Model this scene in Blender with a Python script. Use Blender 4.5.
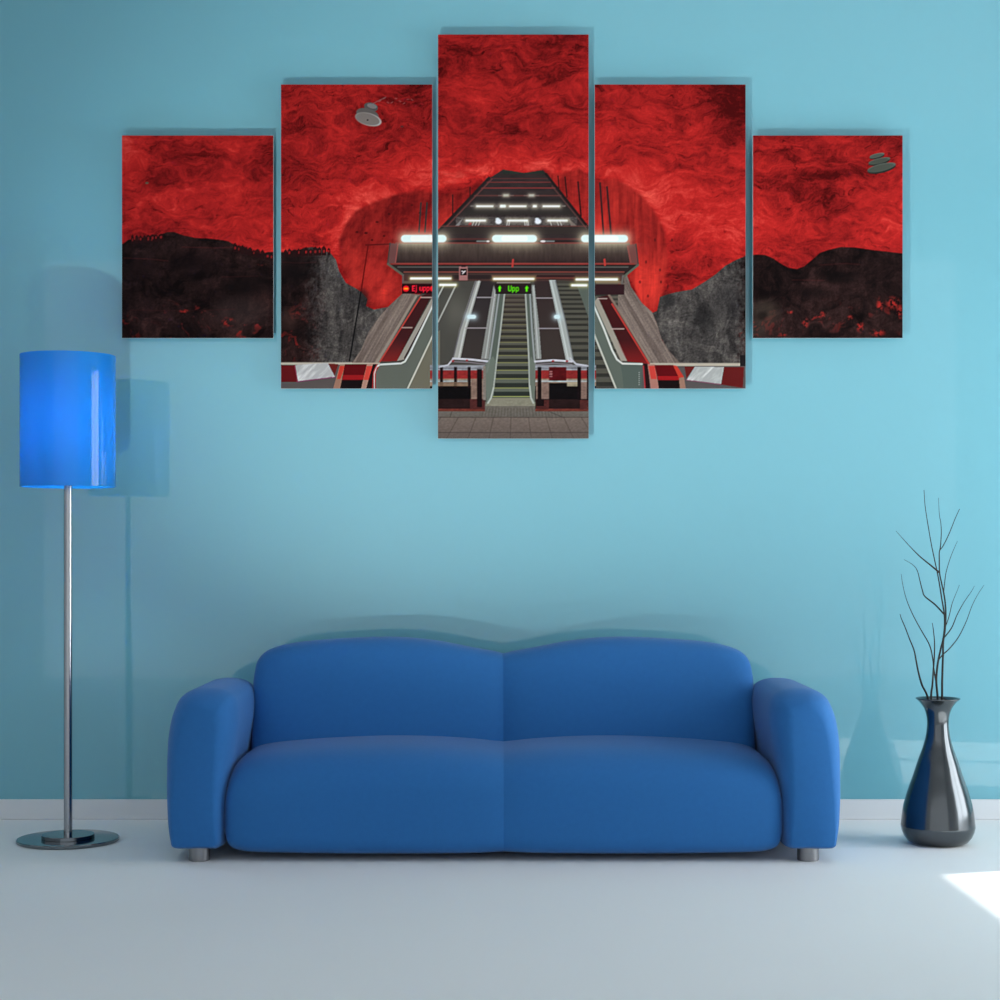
import bpy, bmesh, math
import numpy as np
from mathutils import Vector

for o in list(bpy.data.objects):
    bpy.data.objects.remove(o, do_unlink=True)
C = bpy.context.scene.collection
PI = math.pi

# ---------------------------------------------------------------- camera, light, exposure
WALL_Y, FLOCAL, CAM_Z = 6.46, 1700.0, 1.03
cam_data = bpy.data.cameras.new('camera')
cam_data.sensor_width = 36.0
cam_data.lens = 36.0 * FLOCAL / 1000.0
cam_data.shift_y = 0.048
cam = bpy.data.objects.new('camera', cam_data)
cam.location = (0, 0, CAM_Z)
cam.rotation_euler = (PI / 2, 0, 0)
C.objects.link(cam)
bpy.context.scene.camera = cam

SUN_DIR = Vector((1.0, 0.30, 0.95)).normalized()          # from the room towards the sun, through the right-hand window
WX, WY0, WY1, WZ0, WZ1 = 3.6, 4.20, 6.08, 0.08, 2.20       # that window in wall_right

world = bpy.data.worlds.new('sky')
bpy.context.scene.world = world
world.use_nodes = True
bg = world.node_tree.nodes['Background']
bg.inputs['Color'].default_value = (0.93, 0.97, 1.0, 1)
bg.inputs['Strength'].default_value = 8.3

sun_data = bpy.data.lights.new('sun', 'SUN')
sun_data.energy = 12.0
sun_data.angle = math.radians(1.2)
sun_data.color = (1.0, 0.97, 0.92)
sun = bpy.data.objects.new('sun', sun_data)
sun.rotation_euler = SUN_DIR.to_track_quat('Z', 'Y').to_euler()
sun.location = (8, 6, 9)
C.objects.link(sun)

por_data = bpy.data.lights.new('window_daylight_portal', 'AREA')
por_data.shape = 'RECTANGLE'
por_data.size, por_data.size_y = WY1 - WY0, WZ1 - WZ0
por_data.cycles.is_portal = True
por = bpy.data.objects.new('window_daylight_portal', por_data)
por.location = (WX + 0.12, (WY0 + WY1) / 2, (WZ0 + WZ1) / 2)
por.rotation_euler = Vector((1, 0, 0)).to_track_quat('Z', 'Y').to_euler()
C.objects.link(por)

# added low spot without a fixture, so the canvases cast shadows up and right
up_data = bpy.data.lights.new('added_low_spot', 'SPOT')
up_data.energy = 330.0
up_data.shadow_soft_size = 0.035
up_data.spot_size = math.radians(49)
up_data.spot_blend = 1.0
up_data.color = (1.0, 0.98, 0.95)
up = bpy.data.objects.new('added_low_spot', up_data)
up.location = (-1.05, 3.2, 0.12)
up.rotation_euler = (Vector(up.location) - Vector((0.32, WALL_Y, 2.24))).to_track_quat('Z', 'Y').to_euler()
up.scale = (1.5, 1.0, 1.0)               # an oval beam
C.objects.link(up)

# added frontal fill: area light spread over the solid wall behind the camera
fr_data = bpy.data.lights.new('added_rear_fill', 'AREA')
fr_data.shape = 'RECTANGLE'
fr_data.size, fr_data.size_y = 7.19, 3.29
fr_data.energy = 42.0
fr_data.color = (0.96, 0.98, 1.0)
fr = bpy.data.objects.new('added_rear_fill', fr_data)
fr.location = (0, -0.48, 1.65)
fr.rotation_euler = (PI / 2, 0, 0)
C.objects.link(fr)

vs = bpy.context.scene.view_settings
vs.view_transform = 'Standard'
vs.look = 'None'
vs.gamma = 1.0
vs.use_curve_mapping = False
vs.exposure = 0.0
PRINT_LIGHT = 1.08          # inks are mixed for a wall lit to about this level


# ---------------------------------------------------------------- helpers
def lin(c):
    return tuple((v / 255 / 12.92 if v / 255 <= .04045 else ((v / 255 + .055) / 1.055) ** 2.4) for v in c)


def material(name, color, rough=.5, metal=0., coat=0., coat_rough=.03, spec=.5, bump=None, sheen=0., mottle=None):
    m = bpy.data.materials.new(name)
    m.use_nodes = True
    nt = m.node_tree
    b = nt.nodes['Principled BSDF']
    b.inputs['Base Color'].default_value = (*color, 1)
    b.inputs['Roughness'].default_value = rough
    b.inputs['Metallic'].default_value = metal
    b.inputs['Coat Weight'].default_value = coat
    b.inputs['Coat Roughness'].default_value = coat_rough
    b.inputs['Specular IOR Level'].default_value = spec
    b.inputs['Sheen Weight'].default_value = sheen
    tc = nt.nodes.new('ShaderNodeTexCoord')
    if bump:
        n = nt.nodes.new('ShaderNodeTexNoise')
        n.inputs['Scale'].default_value = bump[0]
        n.inputs['Detail'].default_value = 4
        nt.links.new(tc.outputs['Object'], n.inputs['Vector'])
        bp = nt.nodes.new('ShaderNodeBump')
        bp.inputs['Strength'].default_value = bump[1]
        bp.inputs['Distance'].default_value = .002
        nt.links.new(n.outputs['Fac'], bp.inputs['Height'])
        nt.links.new(bp.outputs['Normal'], b.inputs['Normal'])
    if mottle:
        n = nt.nodes.new('ShaderNodeTexNoise')
        n.inputs['Scale'].default_value = mottle[0]
        n.inputs['Detail'].default_value = 5
        nt.links.new(tc.outputs['Object'], n.inputs['Vector'])
        mx = nt.nodes.new('ShaderNodeMix')
        mx.data_type = 'RGBA'
        mx.inputs['A'].default_value = (*[v * (1 - mottle[1]) for v in color], 1)
        mx.inputs['B'].default_value = (*[v * (1 + mottle[1]) for v in color], 1)
        nt.links.new(n.outputs['Fac'], mx.inputs['Factor'])
        nt.links.new(mx.outputs['Result'], b.inputs['Base Color'])
    return m


def mesh_object(name, verts, faces, mat, parent=None, smooth=True, bevel=0.):
    me = bpy.data.meshes.new(name)
    me.from_pydata([tuple(v) for v in verts], [], faces)
    me.validate()
    bm = bmesh.new()
    bm.from_mesh(me)
    bmesh.ops.recalc_face_normals(bm, faces=bm.faces)
    bm.to_mesh(me)
    bm.free()
    if smooth:
        me.shade_smooth()
    me.materials.append(mat)
    o = bpy.data.objects.new(name, me)
    C.objects.link(o)
    if parent:
        o.parent = parent
    if bevel:
        md = o.modifiers.new('edge', 'BEVEL')
        md.width, md.segments = bevel, 2
    return o


def box_data(boxes):
    V, F = [], []
    for (x0, y0, z0, x1, y1, z1) in boxes:
        n = len(V)
        V += [(x, y, z) for x in (x0, x1) for y in (y0, y1) for z in (z0, z1)]
        F += [[n + i for i in f] for f in ((0, 1, 3, 2), (4, 6, 7, 5), (0, 4, 5, 1), (2, 3, 7, 6), (0, 2, 6, 4), (1, 5, 7, 3))]
    return V, F


def boxes(name, bs, mat, parent=None, bevel=0.):
    return mesh_object(name, *box_data(bs), mat, parent, smooth=False, bevel=bevel)


def loft(rings, cap=True):
    """closed rings of equal length joined into one skin"""
    n = len(rings[0])
    V = [p for r in rings for p in r]
    F = []
    for i in range(len(rings) - 1):
        for j in range(n):
            k = (j + 1) % n
            F.append([i * n + j, i * n + k, (i + 1) * n + k, (i + 1) * n + j])
    if cap:
        F.append(list(range(n))[::-1])
        F.append([(len(rings) - 1) * n + j for j in range(n)])
    return V, F


def lathe(profile, seg=64, axis=(0, 0), cap=True):
    return loft([[(axis[0] + r * math.cos(2 * PI * j / seg), axis[1] + r * math.sin(2 * PI * j / seg), z) for j in range(seg)] for r, z in profile], cap)


def smoothline(pts, steps=6):
    """Catmull-Rom through the points (any dimension)"""
    P = [np.array(p, float) for p in pts]
    P = [2 * P[0] - P[1]] + P + [2 * P[-1] - P[-2]]
    out = []
    for i in range(1, len(P) - 2):
        for k in range(steps):
            t = k / steps
            out.append(.5 * (2 * P[i] + (P[i + 1] - P[i - 1]) * t + (2 * P[i - 1] - 5 * P[i] + 4 * P[i + 1] - P[i + 2]) * t * t
                             + (3 * P[i] - P[i - 1] - 3 * P[i + 1] + P[i + 2]) * t ** 3))
    out.append(P[-2])
    return out


def thing(name, label, cat, loc, group=None):
    o = bpy.data.objects.new(name, None)
    o.empty_display_size = .1
    o.location = loc
    C.objects.link(o)
    o['label'], o['category'] = label, cat
    if group:
        o['group'] = group
    return o


def structure(o):
    o['kind'] = 'structure'
    return o


def sharp_lathe(name, prof, mat, parent, seg=96, cap=True, at=(0, 0)):
    """lathe whose corners stay crisp"""
    V, F = lathe(prof, seg, at, cap)
    o = mesh_object(name, V, F, mat, parent)
    o.data.set_sharp_from_angle(angle=math.radians(35))
    return o


# ---------------------------------------------------------------- materials
M_wall = material('blue_gloss_wall', (.155, .435, .525), .45, coat=1.0, coat_rough=.015, spec=.3)
M_wall.node_tree.nodes['Principled BSDF'].inputs['Coat IOR'].default_value = 1.6
M_white = material('white_plaster', (.80, .81, .82), .8)
M_floor = material('pale_floor', (.84, .85, .855), .55, spec=.3, mottle=(1.5, .015))
M_trim = material('white_trim', (.70, .725, .75), .4)
M_frame = material('white_window_frame', (.8, .8, .8), .35)
M_fabric = material('blue_upholstery', (.019, .145, .415), .75, spec=.25, sheen=.12, bump=(420, .25), mottle=(60, .06))
M_steel = material('brushed_steel', (.38, .38, .40), .22, 1.)
M_dark_steel = material('dark_polished_steel', (.20, .22, .24), .10, 1.)
M_leg = material('satin_steel', (.26, .26, .27), .38, 1.)
M_vase = material('black_glazed_ceramic', (.11, .118, .126), .17, 1.)
M_twig = material('dark_bark', (.013, .012, .008), .8, bump=(150, .4), mottle=(40, .3))
M_board = material('grey_board', (.50, .53, .55), .7)
M_bulb = bpy.data.materials.new('lit_bulb')
M_bulb.use_nodes = True
_e = M_bulb.node_tree.nodes['Principled BSDF']
_e.inputs['Emission Color'].default_value = (.72, .93, 1, 1)
_e.inputs['Emission Strength'].default_value = 104.0


def glass_material():
    m = bpy.data.materials.new('window_glass')
    m.use_nodes = True
    nt = m.node_tree
    nt.nodes.remove(nt.nodes['Principled BSDF'])
    t, g, lw, f, x = (nt.nodes.new('ShaderNode' + k) for k in ('BsdfTransparent', 'BsdfGlossy', 'LayerWeight', 'MapRange', 'MixShader'))
    lw.inputs['Blend'].default_value = .2
    f.inputs['To Min'].default_value, f.inputs['To Max'].default_value = .05, .8
    nt.links.new(lw.outputs['Facing'], f.inputs['Value'])
    g.inputs['Roughness'].default_value = 0
    t.inputs['Color'].default_value = (.96, .98, .98, 1)
    nt.links.new(f.outputs[0], x.inputs[0])
    nt.links.new(t.outputs[0], x.inputs[1])
    nt.links.new(g.outputs[0], x.inputs[2])
    nt.links.new(x.outputs[0], nt.nodes['Material Output'].inputs[0])
    return m


def shade_material():
    """blue acrylic: lets the bulb's light through, polished outside"""
    m = bpy.data.materials.new('blue_acrylic_shade')
    m.use_nodes = True
    nt = m.node_tree
    nt.nodes.remove(nt.nodes['Principled BSDF'])
    d, t, g, f, x, y = (nt.nodes.new('ShaderNode' + k) for k in ('BsdfDiffuse', 'BsdfTranslucent', 'BsdfGlossy', 'Fresnel', 'MixShader', 'MixShader'))
    d.inputs['Color'].default_value = (.02, .30, .72, 1)
    t.inputs['Color'].default_value = (.008, .44, .95, 1)
    g.inputs['Roughness'].default_value = .04
    f.inputs['IOR'].default_value = 1.42
    x.inputs[0].default_value = .42
    nt.links.new(d.outputs[0], x.inputs[1])
    nt.links.new(t.outputs[0], x.inputs[2])
    nt.links.new(f.outputs[0], y.inputs[0])
    nt.links.new(x.outputs[0], y.inputs[1])
    nt.links.new(g.outputs[0], y.inputs[2])
    nt.links.new(y.outputs[0], nt.nodes['Material Output'].inputs[0])
    return m


def print_material():
    m = bpy.data.materials.new('printed_canvas')
    m.use_nodes = True
    nt = m.node_tree
    b = nt.nodes['Principled BSDF']
    a = nt.nodes.new('ShaderNodeVertexColor')
    a.layer_name = 'ink'
    nt.links.new(a.outputs['Color'], b.inputs['Base Color'])
    b.inputs['Roughness'].default_value = .9
    b.inputs['Specular IOR Level'].default_value = .05
    return m


# ---------------------------------------------------------------- the room
RX, LX, BY, TOP = WX, -3.6, -0.5, 3.3
structure(boxes('floor', [(LX - .1, BY - .1, -.1, RX + .1, WALL_Y + .1, 0)], M_floor))
structure(boxes('ceiling', [(LX - .1, BY - .1, TOP, RX + .1, WALL_Y + .1, TOP + .1)], M_white))
structure(boxes('wall_back', [(LX - .1, WALL_Y, 0, RX + .1, WALL_Y + .1, TOP)], M_wall))
structure(boxes('wall_front', [(LX - .1, BY - .1, 0, RX + .1, BY, TOP)], M_white))
structure(boxes('wall_left', [(LX - .1, BY, 0, LX, WALL_Y, TOP)], M_white))
structure(boxes('wall_right', [(RX, BY, 0, RX + .1, WY0, TOP), (RX, WY1, 0, RX + .1, WALL_Y, TOP), (RX, WY0, WZ1, RX + .1, WY1, TOP), (RX, WY0, 0, RX + .1, WY1, WZ0)], M_white))
structure(boxes('baseboard_back', [(LX, WALL_Y - .015, 0, RX, WALL_Y, .076)], M_trim, bevel=.003))
structure(boxes('baseboard_left', [(LX, BY, 0, LX + .015, WALL_Y - .015, .076)], M_trim))
structure(boxes('baseboard_right', [(RX - .015, BY, 0, RX, WY0, .076), (RX - .015, WY1, 0, RX, WALL_Y - .015, .076)], M_trim))
ym = (WY0 + WY1) / 2
win = structure(boxes('window_1', [(RX + .03, WY0, WZ0, RX + .08, WY0 + .05, WZ1), (RX + .03, WY1 - .05, WZ0, RX + .08, WY1, WZ1), (RX + .03, WY0 + .05, WZ0, RX + .08, WY1 - .05, WZ0 + .06),
                                   (RX + .03, WY0 + .05, WZ1 - .05, RX + .08, WY1 - .05, WZ1), (RX + .03, ym - .035, WZ0 + .06, RX + .08, ym + .035, WZ1 - .05)], M_frame))
M_glass = glass_material()
for a, b in ((WY0 + .05, ym - .035), (ym + .035, WY1 - .05)):
    V = [(RX + .055, a, WZ0 + .06), (RX + .055, b, WZ0 + .06), (RX + .055, b, WZ1 - .05), (RX + .055, a, WZ1 - .05)]
    p = mesh_object('pane', V, [[0, 1, 2, 3]], M_glass, win, False)


# ---------------------------------------------------------------- sofa
SOFA = Vector((.012, 5.9, 0))
sofa = thing('sofa', 'deep blue two-seat fabric sofa with rounded arms and humped back, on short steel legs', 'sofa', SOFA)


def table(pts):
    xs, ys = zip(*pts)
    cs = smoothline(pts, 10)
    ax, ay = [c[0] for c in cs], [c[1] for c in cs]
    return lambda x: float(np.interp(x, ax, ay))


def sup(t, n):
    return math.copysign(abs(t) ** (2 / n), t)


def cushion(name, side, xs, top, bot, front, back, nf, nb, lean=0.):
    rings = []
    K = 64
    for x in xs:
        zt, zb, yf, yb = top(x), bot(x), front(x), back(x)
        zc, yc = zb + (zt - zb) * .48, (yf + yb) / 2
        r = []
        for j in range(K):
            a = 2 * PI * j / K
            c, s = math.cos(a), math.sin(a)
            n = (nf if s > 0 else nf * 2.4) if c < 0 else nb
            y = yc + (yb - yf) / 2 * sup(c, n)
            z = zc + ((zt - zc) if s > 0 else (zc - zb)) * sup(s, n)
            r.append((side * x, y + lean * (z - zb), z))
        rings.append(r)
    o = mesh_object(name, *loft(rings), M_fabric, sofa)
    o.data.set_sharp_from_angle(angle=math.radians(50))
    return o


def spaced(w, n=40):
    return [w * math.sin(PI / 2 * i / n) ** 1.0 for i in range(n + 1)]


SW, BW = .922, .893
seat_top = table([(0, .347), (.04, .352), (.12, .361), (.25, .369), (.42, .371), (.60, .364), (.70, .357), (.80, .347), (.86, .334), (.895, .312), (.912, .282), (SW, .235)])
seat_bot = table([(0, .021), (.15, .017), (.5, .016), (.8, .020), (.86, .024), (.895, .032), (.912, .046), (SW, .075)])
seat_front = table([(0, -.324), (.04, -.330), (.2, -.337), (.6, -.337), (.8, -.332), (.87, -.325), (.905, -.312), (SW, -.285)])
seat_back = lambda x: .28
back_top = table([(0, .648), (.03, .656), (.12, .672), (.25, .696), (.39, .708), (.537, .705), (.689, .695), (.775, .684), (.84, .666), (.87, .645), (.885, .620), (BW, .58)])
back_bot = table([(0, .12), (.5, .12), (.85, .12), (.885, .13), (BW, .16)])
back_front = table([(0, .080), (.04, .066), (.2, .05), (.5, .045), (.75, .048), (.84, .055), (.88, .072), (BW, .10)])
back_back = table([(0, .29), (.5, .31), (.8, .30), (.87, .28), (BW, .24)])
for side in (-1, 1):
    cushion('seat_cushion', side, spaced(SW), seat_top, seat_bot, seat_front, seat_back, 3.4, 5)
    cushion('back_cushion', side, spaced(BW), back_top, back_bot, back_front, back_back, 3.6, 3.6, .14)


def armrest(side):
    # outline of the arm seen from the front (x outwards from the sofa's middle)
    out = [(.945, .036), (.99, .035), (1.06, .035), (1.092, .041), (1.102, .062), (1.112, .12), (1.117, .20), (1.118, .28), (1.117, .36), (1.112, .42), (1.100, .478), (1.076, .530), (1.040, .556),
           (.998, .565), (.952, .564), (.920, .555), (.897, .538), (.884, .505), (.884, .44), (.896, .36), (.908, .27), (.916, .18), (.920, .10), (.926, .050)]
    pts = smoothline(out + [out[0]], 5)[:-1]
    cx, z0, z1 = 1.005, .13, .47
    rings = []
    y0, y1, r = -.345, .30, .12
    steps = [(y0 + r * (1 - math.sin(a)), r * (1 - math.cos(a))) for a in [PI / 2 * (1 - i / 9) for i in range(10)]]
    steps += [(y0 + r + (y1 - y0 - 2 * r) * k / 6, 0) for k in range(1, 6)]
    steps += [(y1 - r + r * math.sin(a), r * (1 - math.cos(a))) for a in [PI / 2 * i / 9 for i in range(10)]]
    for y, d in steps:
        ring = []
        for p in pts:
            m = np.array((cx - .05 * max(0, (p[1] - .3) / .27), min(max(p[1], z0), z1)))
            v = m - p
            L = max(np.hypot(*v), 1e-6)
            q = p + v / L * min(d * (.20 + .42 * min(max((p[1] - .04) / .5, 0), 1)), L * .9)
            ring.append((side * q[0], y, q[1]))
        rings.append(ring)
    return mesh_object('armrest', *loft(rings), M_fabric, sofa)


for side in (-1, 1):
    armrest(side)
    for y in (-.285, .25):
        sharp_lathe('leg', [(.0, .0), (.034, 0), (.0355, .002), (.0355, .05), (0, .05)], M_leg, sofa, 40, True, (side * 1.005, y))

# ---------------------------------------------------------------- floor lamp
LP = Vector((-1.517, 5.97, 0))
lamp = thing('floor_lamp', 'chrome floor lamp with a lit blue cylinder shade, standing left of the sofa', 'lamp', LP)


sharp_lathe('base_disc', [(.0, 0), (.173, 0), (.177, .003), (.177, .010), (.174, .013), (0, .013)], M_dark_steel, lamp)
sharp_lathe('collar', [(.0, .013), (.090, .013), (.091, .014), (.091, .025), (.090, .026), (0, .026)], M_dark_steel, lamp)
sharp_lathe('pole', [(0, .026), (.0145, .026), (.0145, 1.30), (0, 1.30)], M_steel, lamp, 48)
ZB, ZT, SR = 1.244, 1.705, .1645
M_shade = shade_material()
shade = sharp_lathe('lamp_shade', [(SR, ZB), (SR, ZT), (SR - .003, ZT), (SR - .003, ZB), (SR, ZB)], M_shade, lamp, 128, False)
sharp_lathe('bulb_socket', [(0, 1.30), (.017, 1.30), (.017, 1.40), (0, 1.40)], M_steel, lamp, 32)
V, F = lathe([(.0, 1.395), (.014, 1.40), (.02, 1.42), (.033, 1.45), (.036, 1.475), (.031, 1.498), (.018, 1.512), (0, 1.516)], 32)
mesh_object('bulb', V, F, M_bulb, lamp)
V, F = [], []
for k in range(3):
    a = 2 * PI * k / 3 + .3
    d, e = Vector((math.cos(a), math.sin(a), 0)), Vector((-math.sin(a), math.cos(a), 0))
    n = len(V)
    for r in (.018, SR - .002):
        for s_, z in ((-1, 1.352), (1, 1.352), (1, 1.358), (-1, 1.358)):
            V.append(d * r + e * .003 * s_ + Vector((0, 0, z)))
    F += [[n + i for i in f] for f in ((0, 1, 2, 3), (4, 5, 6, 7), (0, 1, 5, 4), (1, 2, 6, 5), (2, 3, 7, 6), (3, 0, 4, 7))]
mesh_object('shade_spider', V, F, M_steel, lamp, False)

# ---------------------------------------------------------------- vase
VD = 5.93
K = VD / FLOCAL
VP = Vector(((937.9 - 500) * K, VD, 0))
vase = thing('vase', 'glossy black bottle-shaped vase with flared lip, standing on the floor right of the sofa', 'vase', VP)
sil = [(0, .0), (21, .0), (25.5, .5), (29.5, 2.6), (33.2, 7.2), (35.4, 12.4), (36.4, 17.0)]
body = smoothline([(36.4, 17.8), (36.2, 20.5), (34.4, 36), (31.6, 48), (28.4, 59), (24, 72), (19.4, 87), (15.2, 99), (12.3, 110), (10.9, 120), (10.6, 127), (11.4, 134), (13.6, 141), (17.6, 147), (21.9, 151.2)], 5)
body = [(r, z * .957) for r, z in body]
prof = [(r * K, z * K) for r, z in sil] + [(r * K, z * K) for r, z in body] + [(21.6 * K, 145.3 * K), (20.6 * K, 145.1 * K)]
prof += [(r * K, z * .957 * K) for r, z in ((17, 147.4), (12.6, 141.2), (10.2, 134), (9.4, 127), (9.7, 118), (11, 108), (14, 97), (18, 86), (26, 60), (32, 36), (32, 14), (20, 6), (0, 5))]
V, F = lathe(prof, 96, cap=False)
mesh_object('vase_body', V, F, M_vase, vase)


# ---------------------------------------------------------------- twigs in the vase
def tube_data(pts, r0, r1, seg=8):
    P = smoothline(pts, 6)
    rings = []
    for i, p in enumerate(P):
        t = Vector(P[min(i + 1, len(P) - 1)] - P[max(i - 1, 0)]).normalized()
        u = t.cross(Vector((0, 1, 0))).normalized()
        w = t.cross(u)
        r = r0 + (r1 - r0) * i / (len(P) - 1)
        rings.append([Vector(p) + u * r * math.cos(2 * PI * k / seg) + w * r * math.sin(2 * PI * k / seg) for k in range(seg)])
    return loft(rings)


def twig(label, depth, stem, branches):
    """outline points run along the sheet x, y (1 unit = K m), depths in metres from the vase axis"""
    def pt(x, y, d):
        s = (VD + d) / FLOCAL
        return ((x - 500) * s - VP.x, d, CAM_Z - (y - 548) * s)
    t = thing('bare_twig', label, 'twig', VP, 'bare twigs in the black vase')
    foot = [(stem[0][0] * .55 + 937.9 * .45, 735, depth * .6)]
    pts = [pt(*f) for f in foot] + [pt(x, y, depth * (1 + i * .12)) for i, (x, y) in enumerate(stem)]
    mesh_object('stem', *tube_data(pts, .0042, .0010), M_twig, t)
    for b, d1, r0 in branches:
        n = len(b) - 1
        # starts on the stem, leaves it in depth
        k = min(range(len(stem)), key=lambda i: (stem[i][0] - b[0][0]) ** 2 + (stem[i][1] - b[0][1]) ** 2)
        d0 = depth * (1 + k * .12)
        mesh_object('side_branch', *tube_data([pt(x, y, d0 + d1 * (i / n)) for i, (x, y) in enumerate(b)], r0, .0006), M_twig, t)
    return t


twig('thin bare twig bending out to the left, leftmost in the black vase', .012, [(928, 699), (922, 685), (918.6, 673), (916, 660), (914, 650), (910, 640), (905, 627), (901.5, 619), (900, 614)], [])
twig('short straight bare twig without side branches in the black vase', -.022, [(931.2, 699), (932.4, 685), (933.4, 670), (934.4, 655), (934.5, 642), (933.4, 630), (932.3, 623)], [])
twig('bare twig with a long shoot sweeping left and three shoots on its right', .002,
     [(937.6, 699), (936.3, 682), (937, 670), (938.4, 660), (941, 648), (943.4, 638), (944.6, 626), (944.3, 614), (942, 600), (939.6, 585), (937.2, 572), (934.6, 560), (931.5, 545), (928, 525), (925, 505), (924, 490)],
     [([(936.2, 682), (934, 670), (932.8, 659), (929.5, 645), (920.5, 629), (913, 615), (907, 601), (903, 586), (901.2, 574)], -.05, .0028),
      ([(938.4, 660), (943, 654.5), (950, 648), (958.5, 637), (966, 622), (972, 606), (977.5, 595), (984, 585)], .06, .0024),
      ([(943.4, 638.6), (951.5, 628), (957, 615), (963.5, 603), (971, 592), (974.5, 586)], -.05, .0022),
      ([(944.6, 628), (946.5, 624), (949.4, 615), (952, 604), (954.6, 597), (959.5, 585)], .04, .0020),
      ([(944.4, 614.5), (935, 604.5), (925, 596.5), (922.6, 591), (920, 581), (917.4, 571), (913, 565), (904, 559.5)], .05, .0030)])
twig('tall bare twig forked near its top, a thick shoot reaching left below the fork', .022,
     [(942, 699), (942.2, 680), (943, 655), (943.3, 642), (945.2, 628), (945.8, 612), (944.6, 598), (942, 585), (939.6, 573), (939.3, 560), (939.6, 551), (943, 546), (949, 534), (955, 519), (959.5, 509)],
     [([(939.4, 572.5), (931, 565.5), (920, 556.5), (909.5, 546), (896, 531)], -.06, .0034),
      ([(939.7, 551), (940.6, 545), (941.3, 533), (940.8, 523), (939.3, 514), (938.5, 498)], .04, .0020),
      ([(943.6, 592), (944.6, 583), (946, 573), (949, 562), (953, 551), (957.5, 541)], .05, .0018)])


# ---------------------------------------------------------------- the printed picture on the five canvases
# The print is laid out on its own sheet (x 120..906, y 32..440, 1 unit = 3.8 mm); values are ink colours.
SX0, SY0, SX1, SY1, SS = 120, 32, 906, 440, 3
GH, GW = (SY1 - SY0) * SS, (SX1 - SX0) * SS
XX = (SX0 + (np.arange(GW, dtype=np.float32) + .5) / SS)[None, :].repeat(GH, 0)
YY = (SY0 + (np.arange(GH, dtype=np.float32) + .5) / SS)[:, None].repeat(GW, 1)


def vnoise(x, y, seed):
    tab = np.random.RandomState(seed).rand(128, 128).astype(np.float32)
    xi, yi = np.floor(x).astype(np.int32), np.floor(y).astype(np.int32)
    fx, fy = x - xi, y - yi
    fx, fy = fx * fx * (3 - 2 * fx), fy * fy * (3 - 2 * fy)
    a, b, c, d = (tab[(yi + j) & 127, (xi + i) & 127] for j, i in ((0, 0), (0, 1), (1, 0), (1, 1)))
    return (a + (b - a) * fx) * (1 - fy) + (c + (d - c) * fx) * fy


def fbm(x, y, seed, octaves=5, gain=.55, ridged=False):
    out, amp, tot = 0, 1., 0.
    for o in range(octaves):
        n = vnoise(x * 2 ** o, y * 2 ** o, seed + o)
        out = out + amp * ((1 - abs(2 * n - 1)) if ridged else n)
        tot += amp
        amp *= gain
    return out / tot


def sstep(a, b, x):
    t = np.clip((x - a) / (b - a), 0, 1)
    return t * t * (3 - 2 * t)


def box(pts, pad=2):
    p = np.array(pts, dtype=float)
    x0, y0 = p.min(0) - pad
    x1, y1 = p.max(0) + pad
    c = lambda v, o, n: int(min(max((v - o) * SS, 0), n))
    return slice(c(y0, SY0, GH), c(y1, SY0, GH)), slice(c(x0, SX0, GW), c(x1, SX0, GW))


def pmask(pts, soft=0.):
    """coverage of a polygon, with the box it lies in"""
    s = box(pts, 2 + 2 * soft)
    x, y = XX[s], YY[s]
    inside = np.zeros(x.shape, bool)
    n = len(pts)
    dist = np.full(x.shape, 1e9, np.float32) if soft else None
    for i in range(n):
        (xa, ya), (xb, yb) = pts[i], pts[(i + 1) % n]
        if ya != yb:
            inside ^= ((ya > y) != (yb > y)) & (x < (xb - xa) * (y - ya) / (yb - ya) + xa)
        if soft:
            dist = np.minimum(dist, segdist(x, y, xa, ya, xb, yb))
    if soft:
        return s, sstep(-soft, soft, np.where(inside, dist, -dist))
    return s, inside.astype(np.float32)


def segdist(x, y, xa, ya, xb, yb):
    dx, dy = xb - xa, yb - ya
    t = np.clip(((x - xa) * dx + (y - ya) * dy) / (dx * dx + dy * dy + 1e-9), 0, 1)
    return np.hypot(x - xa - t * dx, y - ya - t * dy)


def lay(s, m, col):
    col = np.asarray(col, np.float32)
    IMG[s] += m[..., None] * (col - IMG[s])


def poly(pts, col, a=1., soft=0.):
    s, m = pmask(pts, soft)
    lay(s, m * a, col)


def polygrad(pts, top, bot, a=1., along=1, soft=0.):
    s, m = pmask(pts, soft)
    p = np.array(pts, float)[:, along]
    t = np.clip(((YY if along else XX)[s] - p.min()) / (p.max() - p.min()), 0, 1)[..., None]
    lay(s, m * a, np.float32(top) * (1 - t) + np.float32(bot) * t)


def rect(x0, y0, x1, y1, col, a=1., soft=0.):
    poly([(x0, y0), (x1, y0), (x1, y1), (x0, y1)], col, a, soft)


def line(pts, w, col, a=1.):
    s = box(pts, w + 2)
    d = np.full(XX[s].shape, 1e9, np.float32)
    for (p, q) in zip(pts[:-1], pts[1:]):
        d = np.minimum(d, segdist(XX[s], YY[s], *p, *q))
    lay(s, np.clip((w / 2 - d) * SS + .5, 0, 1) * a, col)


def oval(cx, cy, rx, ry, col, a=1., tilt=0., soft=.08):
    s = box([(cx - rx - 2, cy - rx - 2), (cx + rx + 2, cy + rx + 2)])
    c, n = math.cos(math.radians(tilt)), math.sin(math.radians(tilt))
    x, y = XX[s] - cx, YY[s] - cy
    d = np.hypot((x * c + y * n) / rx, (-x * n + y * c) / ry)
    lay(s, sstep(1 + soft, 1 - soft, d) * a, col)


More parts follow.
